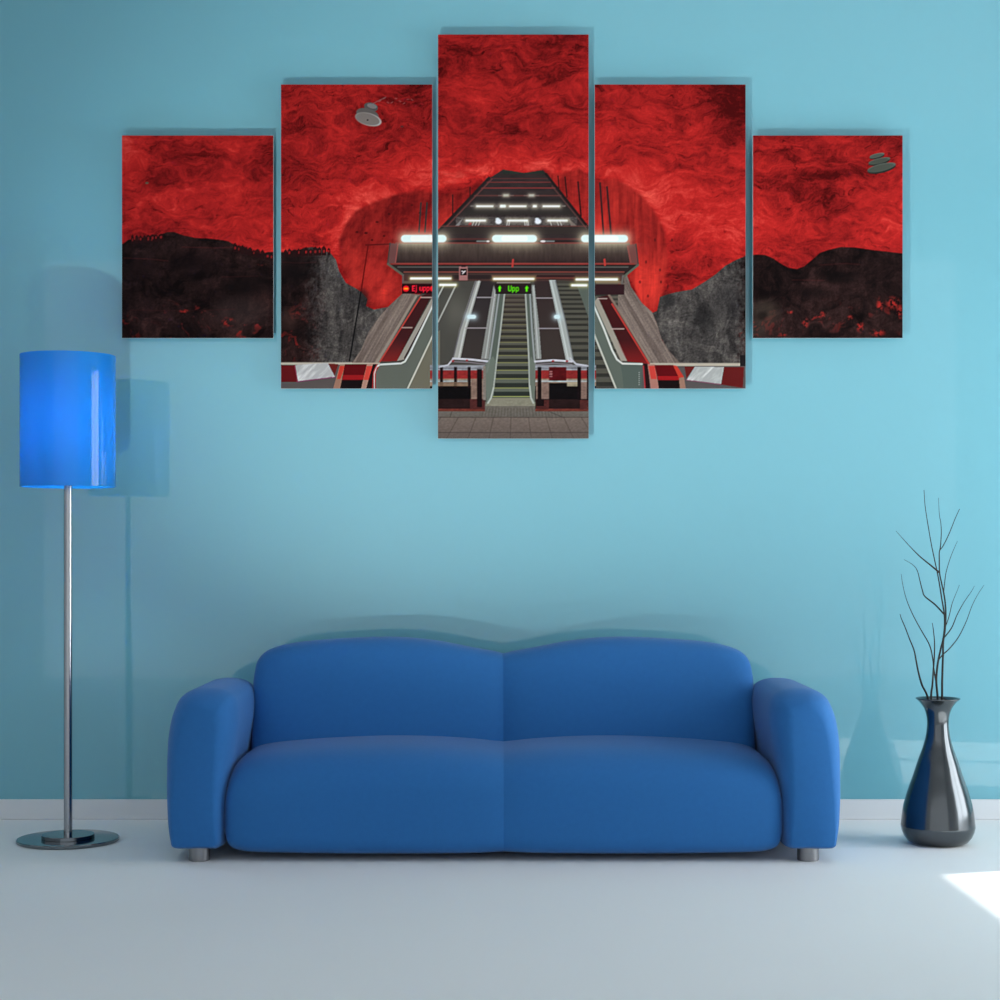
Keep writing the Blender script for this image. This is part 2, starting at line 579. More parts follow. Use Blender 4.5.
def tube(x0, x1, y, h, col=(238, 250, 248), halo=0., hc=(235, 225, 195)):
    """a printed lamp tube with the halo around it"""
    if halo:
        s = box([(x0 - 3 * halo, y - 3 * halo), (x1 + 3 * halo, y + 3 * halo)])
        d = np.maximum(segdist(XX[s], YY[s], x0 + h / 2, y, x1 - h / 2, y) - h / 2, 0)
        lay(s, .6 * np.exp(-(d / halo) ** 1.3), hc)
    line([(x0 + h / 2, y), (x1 - h / 2, y)], h, col)


def grain(sl, amount, seed, sx=1., sy=1., tint=(1, 1, 1)):
    n = fbm(XX[sl] * sx, YY[sl] * sy, seed, 4, .7) - .5
    IMG[sl] *= 1 + amount * n[..., None] * np.float32(tint)


def paint_picture():
    global IMG
    # ---- red painted rock vault
    wx = fbm(XX / 34, YY / 26, 11, 4) - .5
    wy = fbm(XX / 34, YY / 26, 21, 4) - .5
    px, py = XX + 30 * wx, YY + 34 * wy
    ridge = fbm(px / 52, py / 26, 31, 6, .6, True)
    fine = fbm(px / 6, py / 4, 51, 5, .74)
    grit = vnoise(XX / .9, YY / .8, 71) * .6 + vnoise(XX / .45, YY / .45, 72) * .4
    broad = fbm(XX / 60 + 3, YY / 45, 61, 3)
    silk = fbm(px / 30 + .6 * py / 30, py / 5.5, 57, 5, .62, True)
    v = .345 + .46 * (ridge - .60) + .50 * (fine - .5) + .42 * (silk - .6) + .36 * (broad - .5) + .15 * (grit - .5)

    def bump(x, y, rx, ry, amp):
        return amp * np.exp(-((XX - x) / rx) ** 2 - ((YY - y) / ry) ** 2)
    for b in ((513, 60, 90, 40, -.07), (745, 84, 60, 40, -.28), (700, 135, 30, 25, .14), (690, 215, 60, 40, .20), (745, 230, 25, 40, .12),
              (300, 215, 50, 60, .10), (345, 130, 45, 18, .06), (420, 172, 70, 13, .26), (370, 195, 40, 14, .22), (350, 215, 16, 16, .18),
              (513, 160, 70, 14, .16), (625, 178, 40, 12, .22), (655, 200, 26, 14, .16), (500, 125, 24, 9, -.14), (545, 75, 22, 12, -.14),
              (300, 140, 26, 34, -.12), (122, 150, 26, 26, .24), (165, 172, 40, 8, -.12), (160, 205, 60, 20, .14), (240, 175, 30, 14, -.14),
              (255, 150, 20, 20, -.08), (220, 200, 30, 20, .10), (830, 175, 60, 5, -.22), (815, 195, 40, 18, -.06), (795, 250, 22, 16, -.04),
              (880, 215, 40, 30, .10), (770, 165, 30, 20, .08), (900, 145, 14, 14, -.2), (600, 120, 60, 30, -.04), (420, 120, 50, 20, -.02),
              (870, 200, 60, 20, .05), (440, 150, 60, 14, .05)):
        v = v + bump(*b)
    # the lit brow over the shaft, with the hollow under it
    for pts, w, amp in (([(334, 250), (338, 236), (347, 219), (358, 208), (375, 199), (400, 190), (425, 183), (446, 181), (470, 176), (488, 168)], 7, .22),
                        ([(528, 166), (545, 163), (566, 167), (584, 166), (602, 172), (618, 175), (634, 185), (650, 198), (663, 213), (674, 232)], 6, .20)):
        d = np.full(XX.shape, 1e9, np.float32)
        for (p, q) in zip(pts[:-1], pts[1:]):
            d = np.minimum(d, segdist(XX, YY, *p, *q))
        v = v + amp * np.exp(-(d / w) ** 2) * (.4 + 1.2 * fbm(px / 12, py / 7, 87, 3))
    # small dark creases that follow the streaks
    crease = sstep(.80, .93, fbm(px / 16 + 9, py / 5 + 4, 81, 4, .6, True))
    v = v - .22 * crease * (fbm(XX / 24, YY / 16, 85, 2) > .5)
    v = np.clip(v, 0, 1)[..., None]
    c0, c1, c2, c3 = (np.float32(c) for c in ((74, 8, 10), (136, 24, 25), (190, 38, 35), (232, 84, 72)))
    IMG = np.where(v < .3, c0 + (c1 - c0) * v / .3, np.where(v < .62, c1 + (c2 - c1) * (v - .3) / .32, c2 + (c3 - c2) * (v - .62) / .38)).astype(np.float32)
    full = (slice(None), slice(None))

    # ---- inner wall of the shaft under the arch
    arch = [(341, 262), (339, 240), (346, 224), (356, 211), (372, 203), (395, 195), (420, 190), (440, 195), (456, 192), (472, 186), (490, 177), (503, 169.5), (524, 173),
            (543, 169), (552, 174), (570, 172), (579, 168), (590, 178), (604, 182), (614, 178), (628, 186), (642, 196), (655, 212), (665, 232),
            (668, 262), (662, 296), (655, 311), (643, 306), (626, 272), (600, 262), (400, 262), (402, 294), (386, 307), (368, 306), (350, 284)]
    s, m = pmask(arch, 2.2)
    side = sstep(440, 560, XX[s])
    streak = fbm(XX[s] / 3.2, YY[s] / 40, 91, 4, .6) * (.25 + .5 * side) + fbm((XX[s] + .5 * YY[s]) / 9, (YY[s] - .5 * XX[s]) / 20, 95, 5, .65) * (.75 - .5 * side)
    k = np.clip(.24 + .12 * side + .9 * (streak - .5) + .30 * (fine[s] - .5), 0, 1)
    k += .5 * np.exp(-((XX[s] - 645) / 18) ** 2 - ((YY[s] - 285) / 26) ** 2) + .40 * np.exp(-((XX[s] - 383) / 16) ** 2 - ((YY[s] - 290) / 22) ** 2)
    k += .45 * np.exp(-((XX[s] - 445) / 14) ** 2 - ((YY[s] - 228) / 14) ** 2) + .34 * np.exp(-((XX[s] - 600) / 18) ** 2 - ((YY[s] - 222) / 22) ** 2)
    k += .30 * np.exp(-((XX[s] - 352) / 12) ** 2 - ((YY[s] - 268) / 22) ** 2)
    k -= .12 * np.exp(-((XX[s] - 395) / 36) ** 2 - ((YY[s] - 205) / 12) ** 2)
    k = np.clip(k, 0, 1)[..., None]
    lay(s, m * .95, np.float32((96, 16, 18)) * (1 - k) + np.float32((236, 62, 50)) * k)
    for cx, cy, r in ((420, 213, 1), (412, 205, .8), (389, 214, .9), (377, 222, 1), (366, 233, 1.2), (372, 240, .9), (384, 236, .9), (357, 232, 1)):
        oval(cx, cy, r * 1.5, r, (60, 12, 14), .8)
    for cx, cy in ((660, 270), (668, 286), (661, 282), (672, 268), (640, 282), (648, 296), (655, 240), (646, 262), (672, 240)):
        oval(cx, cy, 1.1, 1.6, (85, 20, 22), .7)
    for cx in (408, 414):                                   # hanger rods above the left lamp
        line([(cx + 14 - 0 * cx - 1, 203), (cx + 11, 232)], 1.7, (52, 44, 44))
    for (x0, y0, x1, y1) in ((600, 183, 603.5, 234), (607, 187, 611, 234)):
        line([(x0, y0), (x1, y1)], 1.8, (48, 30, 32))

    # ---- dark rock at both sides
    left_rock = [(120, 245), (123, 244), (128, 240), (133, 239), (137, 241), (142, 238), (148, 237.5), (153, 234.5), (158, 236.5), (162, 234), (168, 232), (174, 232), (184, 235.5),
                 (196, 238), (208, 238.5), (222, 240), (229, 241.5), (233, 244), (238, 246), (243, 246), (248, 249.5), (254, 252), (262, 254), (268, 252), (281, 252),
                 (290, 252), (293, 250), (299, 250), (304, 248), (312, 247), (318, 248), (324, 251), (330, 252.5), (336, 260), (339, 271), (346, 283), (357, 289), (362, 293),
                 (367.5, 299), (366, 306), (374, 309.5), (388, 307), (379, 318), (371, 330), (363, 349), (352, 363), (352, 400), (120, 440)]
    right_rock = [(906, 254), (890, 252), (872, 250), (856, 247.6), (841, 247), (828, 250), (820, 253), (812, 260), (804, 266.5), (797, 269), (789, 268), (782, 264.4),
                  (773, 258.3), (765, 255), (757, 254.6), (745, 256), (735, 260.5), (725, 266), (716, 274), (706, 281), (692, 289.5), (677, 292), (669, 294), (660, 297),
                  (657, 311), (652, 313), (656, 322), (661, 338), (668, 350), (680, 364), (684, 400), (906, 440)]
    jit = fbm(XX / 3, YY / 3, 101, 3) - .5
    dark = fbm(px / 26, py / 16, 111, 5, .6)
    vert = fbm(XX / 5 + 3 * wy, YY / 26, 121, 5, .65)
    for pts in (left_rock, right_rock):
        s, m = pmask(pts, .5)
        x, y = XX[s], YY[s]
        grey = sstep(300, 330, x + 20 * jit[s]) * sstep(752, 735, x + 20 * jit[s])   # pale stone next to the escalators
        k = np.clip(.42 + 1.4 * (dark[s] - .5) + .9 * (fine[s] - .5) + .5 * (vert[s] - .5), 0, 1)[..., None]
        base = np.float32((13, 7, 8)) * (1 - k) + np.float32((60, 38, 36)) * k
        g = np.clip(.40 + .9 * (vert[s] - .5) + .9 * (fine[s] - .5) + .7 * (dark[s] - .5), 0, 1)[..., None]
        pale = np.float32((40, 37, 37)) * (1 - g) + np.float32((112, 106, 101)) * g
        c = base + grey[..., None] * (pale - base)
        c *= (1 + .5 * (grit[s] - .5))[..., None]
        # flecks of red paint low down
        f = sstep(.60, .74, fbm(px[s] / 7, py[s] / 7, 131, 4, .65)) * sstep(292, 322, y) * (1 - grey)
        f *= np.clip(.25 + 2.2 * (fbm(x / 30, y / 14, 141, 2) - .4), 0, 1)
        c += .75 * f[..., None] * (np.float32((150, 34, 30)) - c)
        lay(s, m, c)
    # strata, hollows and pale patches in the dark rock
    for (x, y, rx, ry, col, a) in ((190, 262, 22, 10, (14, 8, 10), .55), (250, 285, 26, 9, (12, 8, 9), .6), (140, 268, 16, 10, (14, 8, 10), .5), (240, 312, 26, 14, (74, 62, 60), .35),
                                   (840, 278, 16, 6, (12, 8, 9), .6), (812, 292, 14, 6, (14, 9, 10), .55), (765, 312, 14, 12, (84, 74, 62), .5), (757, 330, 12, 8, (70, 62, 54), .45),
                                   (762, 316, 5, 4, (18, 14, 14), .6), (295, 270, 18, 14, (16, 12, 13), .6), (292, 330, 12, 14, (22, 14, 14), .5), (288, 318, 8, 12, (96, 66, 58), .3),
                                   (730, 300, 16, 20, (24, 22, 24), .4), (705, 318, 12, 12, (26, 25, 26), .45), (668, 300, 6, 8, (20, 20, 22), .5), (345, 296, 9, 10, (36, 33, 34), .45),
                                   (362, 298, 6, 8, (26, 24, 26), .6)):
        oval(x, y, rx, ry, col, a, 0, .6)
    for pts, a in (([(124, 258), (150, 259), (168, 261)], .6), ([(182, 247), (215, 248), (238, 247)], .6), ([(820, 265), (845, 263.5), (860, 264.5)], .5), ([(792, 280), (824, 280.5)], .5),
                   ([(282, 262), (300, 263), (316, 262)], .35), ([(222, 277), (258, 276)], .35), ([(130, 310), (190, 311), (235, 309)], .3)):
        line(pts, 1.0, (84, 30, 29), a * .8)
    rng = np.random.RandomState(5)
    for (x0, x1, ya, yb) in ((131, 160, 239, 236), (233, 273, 247, 257), (284, 330, 252, 250)):   # painted roofs and windows along the skyline
        x = x0
        while x < x1:
            w = rng.uniform(2.5, 5)
            y = ya + (yb - ya) * (x - x0) / (x1 - x0)
            h = rng.uniform(2, 5)
            poly([(x, y + 5), (x, y - h * .5), (x + w / 2, y - h), (x + w, y - h * .4), (x + w, y + 5)], (38, 17, 18), .9)
            if rng.rand() < .7:
                rect(x + w * .3, y - h * .1, x + w * .7, y + 2.2, (150, 32, 32), .8)
            x += w + rng.uniform(-.4, 1)
    for (x, y, rx, ry) in ((262, 264.5, 5, 1.2), (150, 240, 3, 1), (228, 322, 7, 5), (184, 311, 5, 2), (164, 312, 2.5, 1.5), (790, 312, 3, 2), (805, 323, 4, 6), (822, 315, 4, 4), (880, 306, 4, 9),
                           (893, 303, 8, 7), (900, 312, 4, 8), (860, 326, 4, 7), (878, 333, 8, 4), (850, 318, 3, 3), (782, 335, 5, 2)):
        s = box([(x - rx * 1.5, y - ry * 1.5), (x + rx * 1.5, y + ry * 1.5)])
        d = np.hypot((XX[s] - x) / rx, (YY[s] - y) / ry)
        lay(s, sstep(1.3, .2, d) * sstep(.42, .62, fbm(XX[s] / 3, YY[s] / 3, 151, 3, .7)) * .9, (176, 42, 36))

    # ---- boarded slopes beside the escalators
    for pts, dx, dy in (([(352, 363), (361, 350), (369, 331), (380, 316), (389, 306), (403, 293), (424, 295), (381, 363)], 1.9, 1.), ([(608, 294), (622, 284), (626, 272), (631, 287), (642, 303), (652, 312),
                         (657, 324), (662, 340), (670, 352), (682, 365), (648, 365)], -1.9, 1.)):
        s, m = pmask(pts, .4)
        n = fbm((XX[s] * 1 + YY[s] * (1 / 1.75 if dx > 0 else -1 / 1.75)) / 2.2, YY[s] / 40, 161, 4, .65)[..., None]
        lay(s, m, (np.float32((74, 62, 58)) * (1 - n) + np.float32((152, 136, 126)) * n) * (1 + .25 * (grit[s] - .5))[..., None])
    line([(368, 246), (361, 292)], 1.5, (92, 14, 16), .8)
    line([(361, 292), (349.5, 361)], 1.6, (24, 22, 24))
    line([(366, 245), (392, 244)], 1.4, (84, 16, 18), .9)

    # ---- ceiling of the escalator shaft
    poly([(487, 180), (503, 169.5), (512, 171), (524, 173), (543, 170), (549, 176), (590, 229), (590, 262), (434, 262), (434, 236)], (50, 41, 41))
    poly([(503, 169.6), (512, 170.8), (524, 173.2), (541, 170.2), (546, 174), (503, 174)], (42, 48, 42))
    s = box([(438, 172), (589, 262)])
    grain(s, .3, 171, 1 / 9., 1 / 3.)
    for y, h, col in ((178.5, 1, (88, 48, 46)), (182.2, 1.2, (112, 50, 48)), (188, 1.3, (120, 50, 48)), (195.6, 1.1, (104, 58, 54))):
        w = (y - 176) * .78
        line([(488 - w, y), (548 + w, y)], h, col, .9)
    for y0, y1, col in ((198.5, 203.5, (38, 33, 34)), (208, 215, (46, 42, 40)), (225.5, 234, (52, 45, 42))):
        w = (y0 - 176) * .8
        poly([(490 - w, y0), (546 + w, y0), (546 + w + 4, y1), (490 - w - 4, y1)], col, .8)
    line([(489, 178), (437, 232.5)], 2.6, (38, 30, 30))
    line([(492, 179), (447, 226)], 1.2, (112, 62, 58), .8)
    line([(546, 174), (591, 231)], 2.6, (36, 28, 28))
    line([(552, 186), (586, 228)], 1.2, (104, 60, 56), .7)
    for (x0, y0, x1, y1, w) in ((452.7, 195, 452.7, 216, 1.2), (470, 187, 470, 198, 1), (558, 176, 559, 188, 1), (565, 177, 567, 197, 1.3), (578, 182, 581, 216, 1.6)):
        line([(x0, y0), (x1, y1)], w, (46, 22, 24))
    # tile floor seen past the third row of lamps
    rect(456, 217, 577, 225.5, (84, 78, 76), .75)
    s = box([(456, 217), (577, 225.5)])
    grain(s, .9, 181, 1 / 1.6, 1 / 1.2)
    poly([(455, 226), (463, 218), (459, 226)], (150, 150, 148), .7)
    poly([(568, 218), (577, 226), (571, 226)], (128, 116, 106), .8)
    rect(439, 225.6, 588, 226.6, (112, 56, 52), .7)
    for x in (474, 477, 480, 550, 557, 560):
        line([(x, 221.5), (x + (1.6 if x > 513 else -1.6), 225.3)], .8, (205, 205, 205), .8)
    for x in (507.5, 509.5, 524.5, 526.5, 528):
        line([(x, 221.5), (x + (.6 if x > 513 else -.6), 225.3)], .8, (225, 225, 225), .85)
    poly([(468, 225), (470, 222), (472, 223), (471, 225)], (170, 40, 40), .8)
    for x0, x1 in ((503.5, 508.5), (529, 534)):
        tube(x0, x1, 195.4, 1.4, (220, 226, 210), 1.6)
        line([(x0 - 5, 195.5), (x1 + 5, 195.5)], .9, (130, 120, 112), .6)
    for x0, x1, h in ((476, 493.5, 1.8), (509, 526.5, 1.8), (542.5, 560, 1.8), (499.6, 506, 2.8), (532.6, 537, 2.4)):
        tube(x0, x1, 206.2, h, (236, 244, 238), 2.2)
    for x0, x1 in ((471, 475), (494.5, 499), (527.5, 532), (538, 541.5), (561.5, 565)):
        line([(x0, 206), (x1, 206)], 1.6, (120, 112, 106), .8)
    for x0, x1 in ((465.5, 486), (507, 528), (547.2, 567.8)):
        tube(x0, x1, 220.6, 1.9, (240, 246, 240), 1.8)
    for x in (498.5, 538):
        oval(x, 221.5, 3.2, 2.6, (232, 234, 242), 1, 0, .3)
        oval(x - 1, 219, 2, 1.2, (225, 230, 235), .9, 0, .4)
    line([(435, 239), (590, 239)], 1.2, (100, 44, 42), .8)
    rect(434, 240.6, 590, 242.2, (34, 27, 28), .8)
    for x0, x1 in ((477, 489), (540.5, 554)):
        line([(x0, 241.2), (x1, 241.2)], 1.5, (116, 120, 118))
    oval(543, 241.3, 2.4, 1.1, (236, 238, 244))
    oval(488, 241.3, 1.6, .9, (220, 224, 230))

    # ---- the wide lamp box across the shaft
    polygrad([(397, 243), (630, 243), (632, 263), (396, 263)], (82, 70, 62), (50, 37, 36))
    for x in (423, 514.5, 604):
        s = box([(x - 50, 243), (x + 50, 263)], 0)
        d = np.hypot((XX[s] - x) / 26, (YY[s] - 238) / 12)
        lay(s, .55 * np.exp(-d * d), (150, 140, 118))
    s = box([(397, 243), (632, 263)], 0)
    grain(s, .35, 191, 1 / 2., 1 / 12.)
    poly([(390, 243), (398, 244), (396, 263), (387.5, 264)], (104, 66, 64))
    line([(390, 243), (387.6, 264)], 1, (60, 58, 54))
    line([(398, 244), (395.4, 263)], 1.2, (140, 76, 70))
    poly([(627, 245), (636, 244), (638.5, 265), (630, 264)], (112, 66, 62))
    line([(636, 244), (638.5, 265)], 1, (56, 56, 54))
    line([(627.5, 246), (631, 264)], 1.2, (140, 74, 68))
    line([(396, 243), (629, 243)], 1.4, (118, 56, 52))
    line([(393, 263.6), (634, 263.6)], 1.6, (128, 58, 52))
    poly([(388, 264.6), (638, 264.6), (624, 276), (404, 275)], (42, 34, 34))
    line([(388, 264), (403, 275)], 2.2, (88, 88, 76))
    line([(638, 265), (624, 276.5)], 2.2, (88, 90, 78))
    line([(398, 267), (628, 267)], 1.2, (104, 104, 98), .8)
    line([(404, 272), (624, 272)], 1.3, (118, 60, 52), .95)
    line([(534, 274), (574, 274)], 1.5, (120, 120, 116), .8)
    rect(404, 273, 624, 283, (66, 50, 46), .92)
    rect(452, 275, 492, 279, (44, 34, 34))
    rect(536, 275, 575, 279, (52, 32, 32))
    line([(536, 278), (574, 278)], 1.3, (110, 58, 50), .9)
    poly([(491, 275), (537, 275), (533, 283), (495, 283)], (104, 70, 58), .7)
    rect(404, 281, 452, 284, (98, 84, 72), .9)
    rect(494, 281, 534, 284, (112, 92, 78), .9)
    rect(576, 281, 622, 284, (112, 96, 80), .9)
    line([(513, 259.8), (512.5, 266.5)], 2, (176, 58, 52))
    line([(604.5, 259.5), (605, 265)], 2, (180, 56, 50))
    line([(403, 275), (403, 285)], 1.6, (92, 88, 86))
    line([(623, 276), (622, 284)], 2, (98, 94, 90))

    # ---- escalators: first the dark fields, then rails and steps
    poly([(417, 297), (440, 281), (594, 281), (610, 298), (650, 364), (650, 400), (596, 412), (430, 412), (376, 392), (380, 362)], (66, 62, 57))
    poly([(434, 283), (476, 281), (452, 362), (434, 366)], (70, 68, 63))                         # blank ramp left of the middle
    s = box([(438, 290), (470, 345)])
    d = np.hypot((XX[s] - 456) / 12, (YY[s] - 312) / 18)
    lay(s, .35 * np.exp(-d * d) * (XX[s] < 476 - (YY[s] - 281) * .3), (122, 118, 108))
    polygrad([(480, 281), (497, 281), (482, 360), (459, 360)], (46, 40, 42), (58, 51, 48))
    polygrad([(534, 281), (551, 281), (568, 360), (541, 360)], (52, 40, 40), (58, 50, 46))
    poly([(554, 280), (576, 281), (596, 330), (596, 389), (589, 389), (574, 360)], (62, 58, 52))    # right escalator
    ys = [283.5, 287.5, 291.5, 296, 300.5, 305, 310, 315, 320.5, 326, 332, 338.5, 345, 352, 360, 368.5, 377, 386]
    for i, y in enumerate(ys[:-1]):
        rect(549 + (y - 280) * .30, y, 618, y + .55 * (ys[i + 1] - y), (84, 82, 72), .8)
        rect(549 + (y - 280) * .30, y + .55 * (ys[i + 1] - y), 618, ys[i + 1], (44, 44, 40), .8)
    poly([(576, 283), (590, 283), (596, 300), (618, 364), (618, 392), (596, 338)], (86, 94, 86))                # its right balustrade
    poly([(549, 280), (555.5, 280), (566.5, 325), (574, 361), (566, 361), (558.5, 325)], (158, 162, 158))
    line([(555.5, 281), (566, 324), (573.5, 361)], 1.1, (104, 106, 108))
    line([(551, 281), (561, 325), (568.5, 361)], 1.3, (196, 202, 200), .8)
    # middle escalator
    poly([(497, 292), (531, 292), (534, 330), (537, 378), (533, 402), (487, 405), (484, 378), (488, 330)], (84, 92, 84))
    st = [295, 299.5, 304, 308.8, 313.8, 319, 324.5, 330, 336, 342.2, 348.7, 355.5, 362.6, 370.2, 378.7, 388, 396.5]
    for i, y in enumerate(st):
        t = (y - 295) / 102
        y1 = st[i + 1] if i + 1 < len(st) else 399
        xl, xr = 504 - 11 * t, 526 + 4 * t
        rect(xl, y, xr, y1, np.float32((58, 50, 46)) * (1 - t) + np.float32((40, 46, 42)) * t)
        rect(xl, y, xr, y + .45 * (y1 - y), np.float32((78, 70, 62)) * (1 - t) + np.float32((92, 98, 88)) * t)
        line([(xl, y), (xr, y)], .9, np.float32((88, 80, 68)) * (1 - t) + np.float32((146, 150, 84)) * t)
    line([(504.5, 294), (500.5, 330), (496.5, 362), (493.5, 388), (491, 398), (488, 403)], 1.5, (160, 164, 156))
    line([(525.5, 294), (527.5, 330), (529, 362), (529.5, 386), (531, 398), (533, 403)], 1.5, (160, 164, 156))
    line([(499, 294), (494, 330), (489.5, 360), (487, 372)], 1.7, (142, 146, 146))
    line([(530, 294), (532, 330), (534.5, 360), (535.5, 372)], 1.7, (142, 146, 146))
    poly([(493.5, 285), (496.8, 294), (488.4, 359), (481, 359), (489, 310)], (132, 132, 128))
    poly([(531.5, 285), (534.5, 285), (539, 325), (541.5, 359), (536, 359), (533, 310)], (136, 138, 134))
    line([(495.5, 290), (485.5, 358)], 1.2, (182, 186, 182), .8)
    line([(533.4, 287), (538.5, 358)], 1.3, (182, 186, 182), .8)
    poly([(475, 281), (481, 281), (466.5, 330), (460.5, 359), (453, 359), (459, 330)], (154, 154, 148))
    line([(476, 281), (459.8, 330), (453, 359)], 1.2, (96, 92, 96))
    line([(479, 281), (464.5, 330), (458.5, 359)], 1.2, (204, 206, 202), .8)
    for x0, x1, y in ((477, 494.5, 297.4), (465.5, 487, 328), (535.6, 553, 298), (537.5, 559, 328.4)):
        line([(x0, y), (x1, y)], 1.1, (150, 142, 146))
    for x0, x1 in ((467, 476), (554, 560)):
        tube(x0, x1, 316.8, 4, (206, 226, 230), 2.5, (190, 215, 225))
    # left escalator
    poly([(376, 390), (376, 372), (380, 365), (404, 363), (434, 300), (436, 284), (440, 284), (434, 400), (434, 440), (400, 440)], (92, 96, 88))
    poly([(408, 391), (434, 334), (440, 330), (440, 391)], (104, 100, 86))
    line([(443.5, 286), (432, 309)], 1.4, (176, 178, 174))
    line([(455.5, 286), (438, 322)], 1.5, (164, 164, 158))
    line([(407, 390), (434, 333)], 1.6, (190, 188, 176))
    poly([(402, 294), (423, 295), (381, 361), (379, 362), (352, 363), (389, 307)], (116, 102, 92), .15)
    poly([(381, 361.5), (397, 361), (434, 291), (421, 296)], (60, 26, 28))
    s, m = pmask([(381, 361.5), (397, 361), (412, 332), (398, 332)])
    lay(s, m * np.clip((YY[s] - 338) / 34, 0, 1), (150, 36, 34))
    line([(380, 361.5), (421, 296.5)], 1.3, (176, 60, 52))
    line([(377, 362), (416, 296.5)], 2.4, (140, 128, 116))
    poly([(397, 361), (404, 359.5), (434, 304), (434, 294)], (148, 140, 130))
    line([(404.5, 358), (434, 303)], 1.2, (50, 30, 32))
    for x0, x1, y in ((402, 412, 327.6), (421, 432, 297.4)):
        line([(x0, y), (x1, y)], 1.1, (176, 150, 144))
    line([(374, 390), (374, 374), (376, 367), (380, 364.5), (401, 363.4), (405, 361.5), (410, 353), (434, 303)], 1.8, (200, 202, 198))
    # right balustrade, panel and rails
    poly([(594, 299), (596, 297), (613, 349), (618, 359), (623, 363.5), (643, 364), (644, 392), (618, 392), (594, 336)], (90, 98, 90))
    poly([(620, 363), (623, 364), (643, 364), (643, 392), (624, 392), (622, 372)], (80, 90, 84))
    line([(594, 334), (617, 391)], 1.7, (188, 188, 176))
    poly([(594, 302), (598, 297.5), (627.5, 361), (621, 361)], (152, 144, 132))
    poly([(598, 297), (610, 295), (650, 364), (627.5, 361.5)], (62, 22, 24))
    s, m = pmask([(610, 330), (628, 330), (650, 364), (627.5, 361.5)])
    lay(s, m * np.clip((YY[s] - 340) / 34, 0, 1), (150, 32, 32))
    line([(612, 304), (649, 364)], 1.4, (186, 58, 50))
    line([(609, 295), (650, 361)], 2.2, (140, 122, 108), .8)
    for x0, x1, y in ((598, 607, 298.6), (612, 624, 328.8)):
        line([(x0, y), (x1, y)], 1, (180, 156, 150))
    line([(594, 306), (604, 329), (612, 350), (617, 359.5), (622.5, 363.6), (642, 364)], 1.8, (204, 206, 200))
    for y in range(372, 386, 2):
        rect(638.8, y, 639.8, y + 1, (160, 160, 156))

    # ---- the newels, left and right, with the striped ends
    rect(274, 362.5, 352, 365, (178, 168, 152))
    rect(352, 362.6, 380, 364.6, (172, 156, 142))
    rect(274, 364.6, 374, 392, (86, 78, 76))
    rect(281, 365.5, 297, 382, (92, 20, 24))
    poly([(294.5, 365), (328, 362.8), (335.5, 377), (298, 381.6)], (170, 170, 170))
    line([(297, 381.8), (335, 377)], 1.1, (120, 52, 90))
    line([(294.8, 365.5), (297.6, 381.4)], 1.2, (130, 50, 72))
    poly([(328, 363.5), (338.5, 364), (334.5, 376)], (98, 30, 28))
    poly([(340, 364.5), (346, 364.5), (341, 389), (333, 389)], (150, 110, 92))
    poly([(340, 366), (345, 366), (340.5, 379), (337, 379)], (188, 56, 44))
    poly([(345, 364), (370, 364), (362, 389), (340, 389)], (22, 14, 16))
    poly([(345, 364), (370, 364), (365.5, 380), (342, 380)], (88, 12, 18))
    poly([(343, 375), (367, 375), (365.5, 379.6), (342, 379.6)], (146, 24, 28))
    poly([(367, 364), (377, 363.5), (370, 389), (361, 389)], (168, 128, 112))
    poly([(366.8, 366), (372.5, 366), (368.5, 380), (363.5, 380)], (196, 64, 54))
    poly([(373, 364), (378, 364), (374, 372), (373.5, 389), (366, 389)], (30, 18, 20))
    line([(377, 364.5), (373.6, 372), (372.6, 389)], 1, (176, 40, 44))
    rect(650, 363, 748, 366, (176, 166, 150))
    rect(642, 366, 748, 392, (84, 78, 78))
    poly([(643, 363.5), (648, 364), (650, 389.5), (645, 389.5)], (38, 18, 20))
    line([(643.5, 366), (645.2, 389)], 1, (180, 40, 46))
    poly([(647.5, 364), (655, 364.5), (659, 389.5), (651, 389.5)], (164, 112, 100))
    poly([(648.5, 366), (654.5, 366), (657, 379), (651, 379)], (196, 62, 54))
    poly([(654.5, 365), (673, 365), (679, 376), (680, 389.5), (659, 389.5), (657.5, 377)], (24, 14, 16))
    poly([(654.5, 365), (673, 365), (679, 377), (679.5, 380.5), (658, 380.5)], (92, 12, 18))
    poly([(657.5, 376), (679, 376), (679.5, 380), (658.2, 380)], (150, 24, 28))
    poly([(673, 365), (677, 366), (684, 377), (679, 378)], (190, 56, 44))
    poly([(679, 378), (684, 377), (686, 389.5), (680, 389.5)], (150, 112, 96))
    poly([(684.5, 366.5), (695, 366.5), (686.5, 378.5)], (98, 30, 28))
    poly([(695, 366.5), (724, 367), (721, 384.5), (686.5, 380)], (164, 166, 164))
    line([(686.5, 380), (721, 384.5)], 1.1, (120, 70, 90))
    poly([(724, 367), (744, 367), (743, 388), (721, 384.5)], (94, 26, 26))
    rect(740, 355, 748, 366, (30, 26, 28))
    for pts in ([(295, 365), (328, 363), (335, 377), (298, 381)], [(695, 367), (724, 367), (721, 384), (687, 380)]):
        s, m = pmask(pts)
        n = fbm((XX[s] + YY[s]) / 4, (XX[s] - YY[s]) / 20, 201, 4, .6)
        lay(s, m * np.clip(2.4 * (n - .45), 0, .8), (218, 218, 216))

    # ---- floor in the middle and the two drum-shaped newels
    polygrad([(430, 402), (596, 402), (596, 418), (430, 418)], (104, 98, 88), (96, 90, 84))
    poly([(489, 398), (533, 398), (537, 406), (485, 406)], (128, 124, 108))
    for i in range(26):
        line([(484 + i * 3, 408), (482 + i * 3.2, 416)], .7, (70, 66, 60), .55)
    polygrad([(430, 417), (596, 417), (596, 442), (430, 442)], (112, 99, 91), (90, 79, 74))
    for y in (417.3, 432.5):
        line([(430, y), (596, y)], .9, (70, 60, 56), .8)
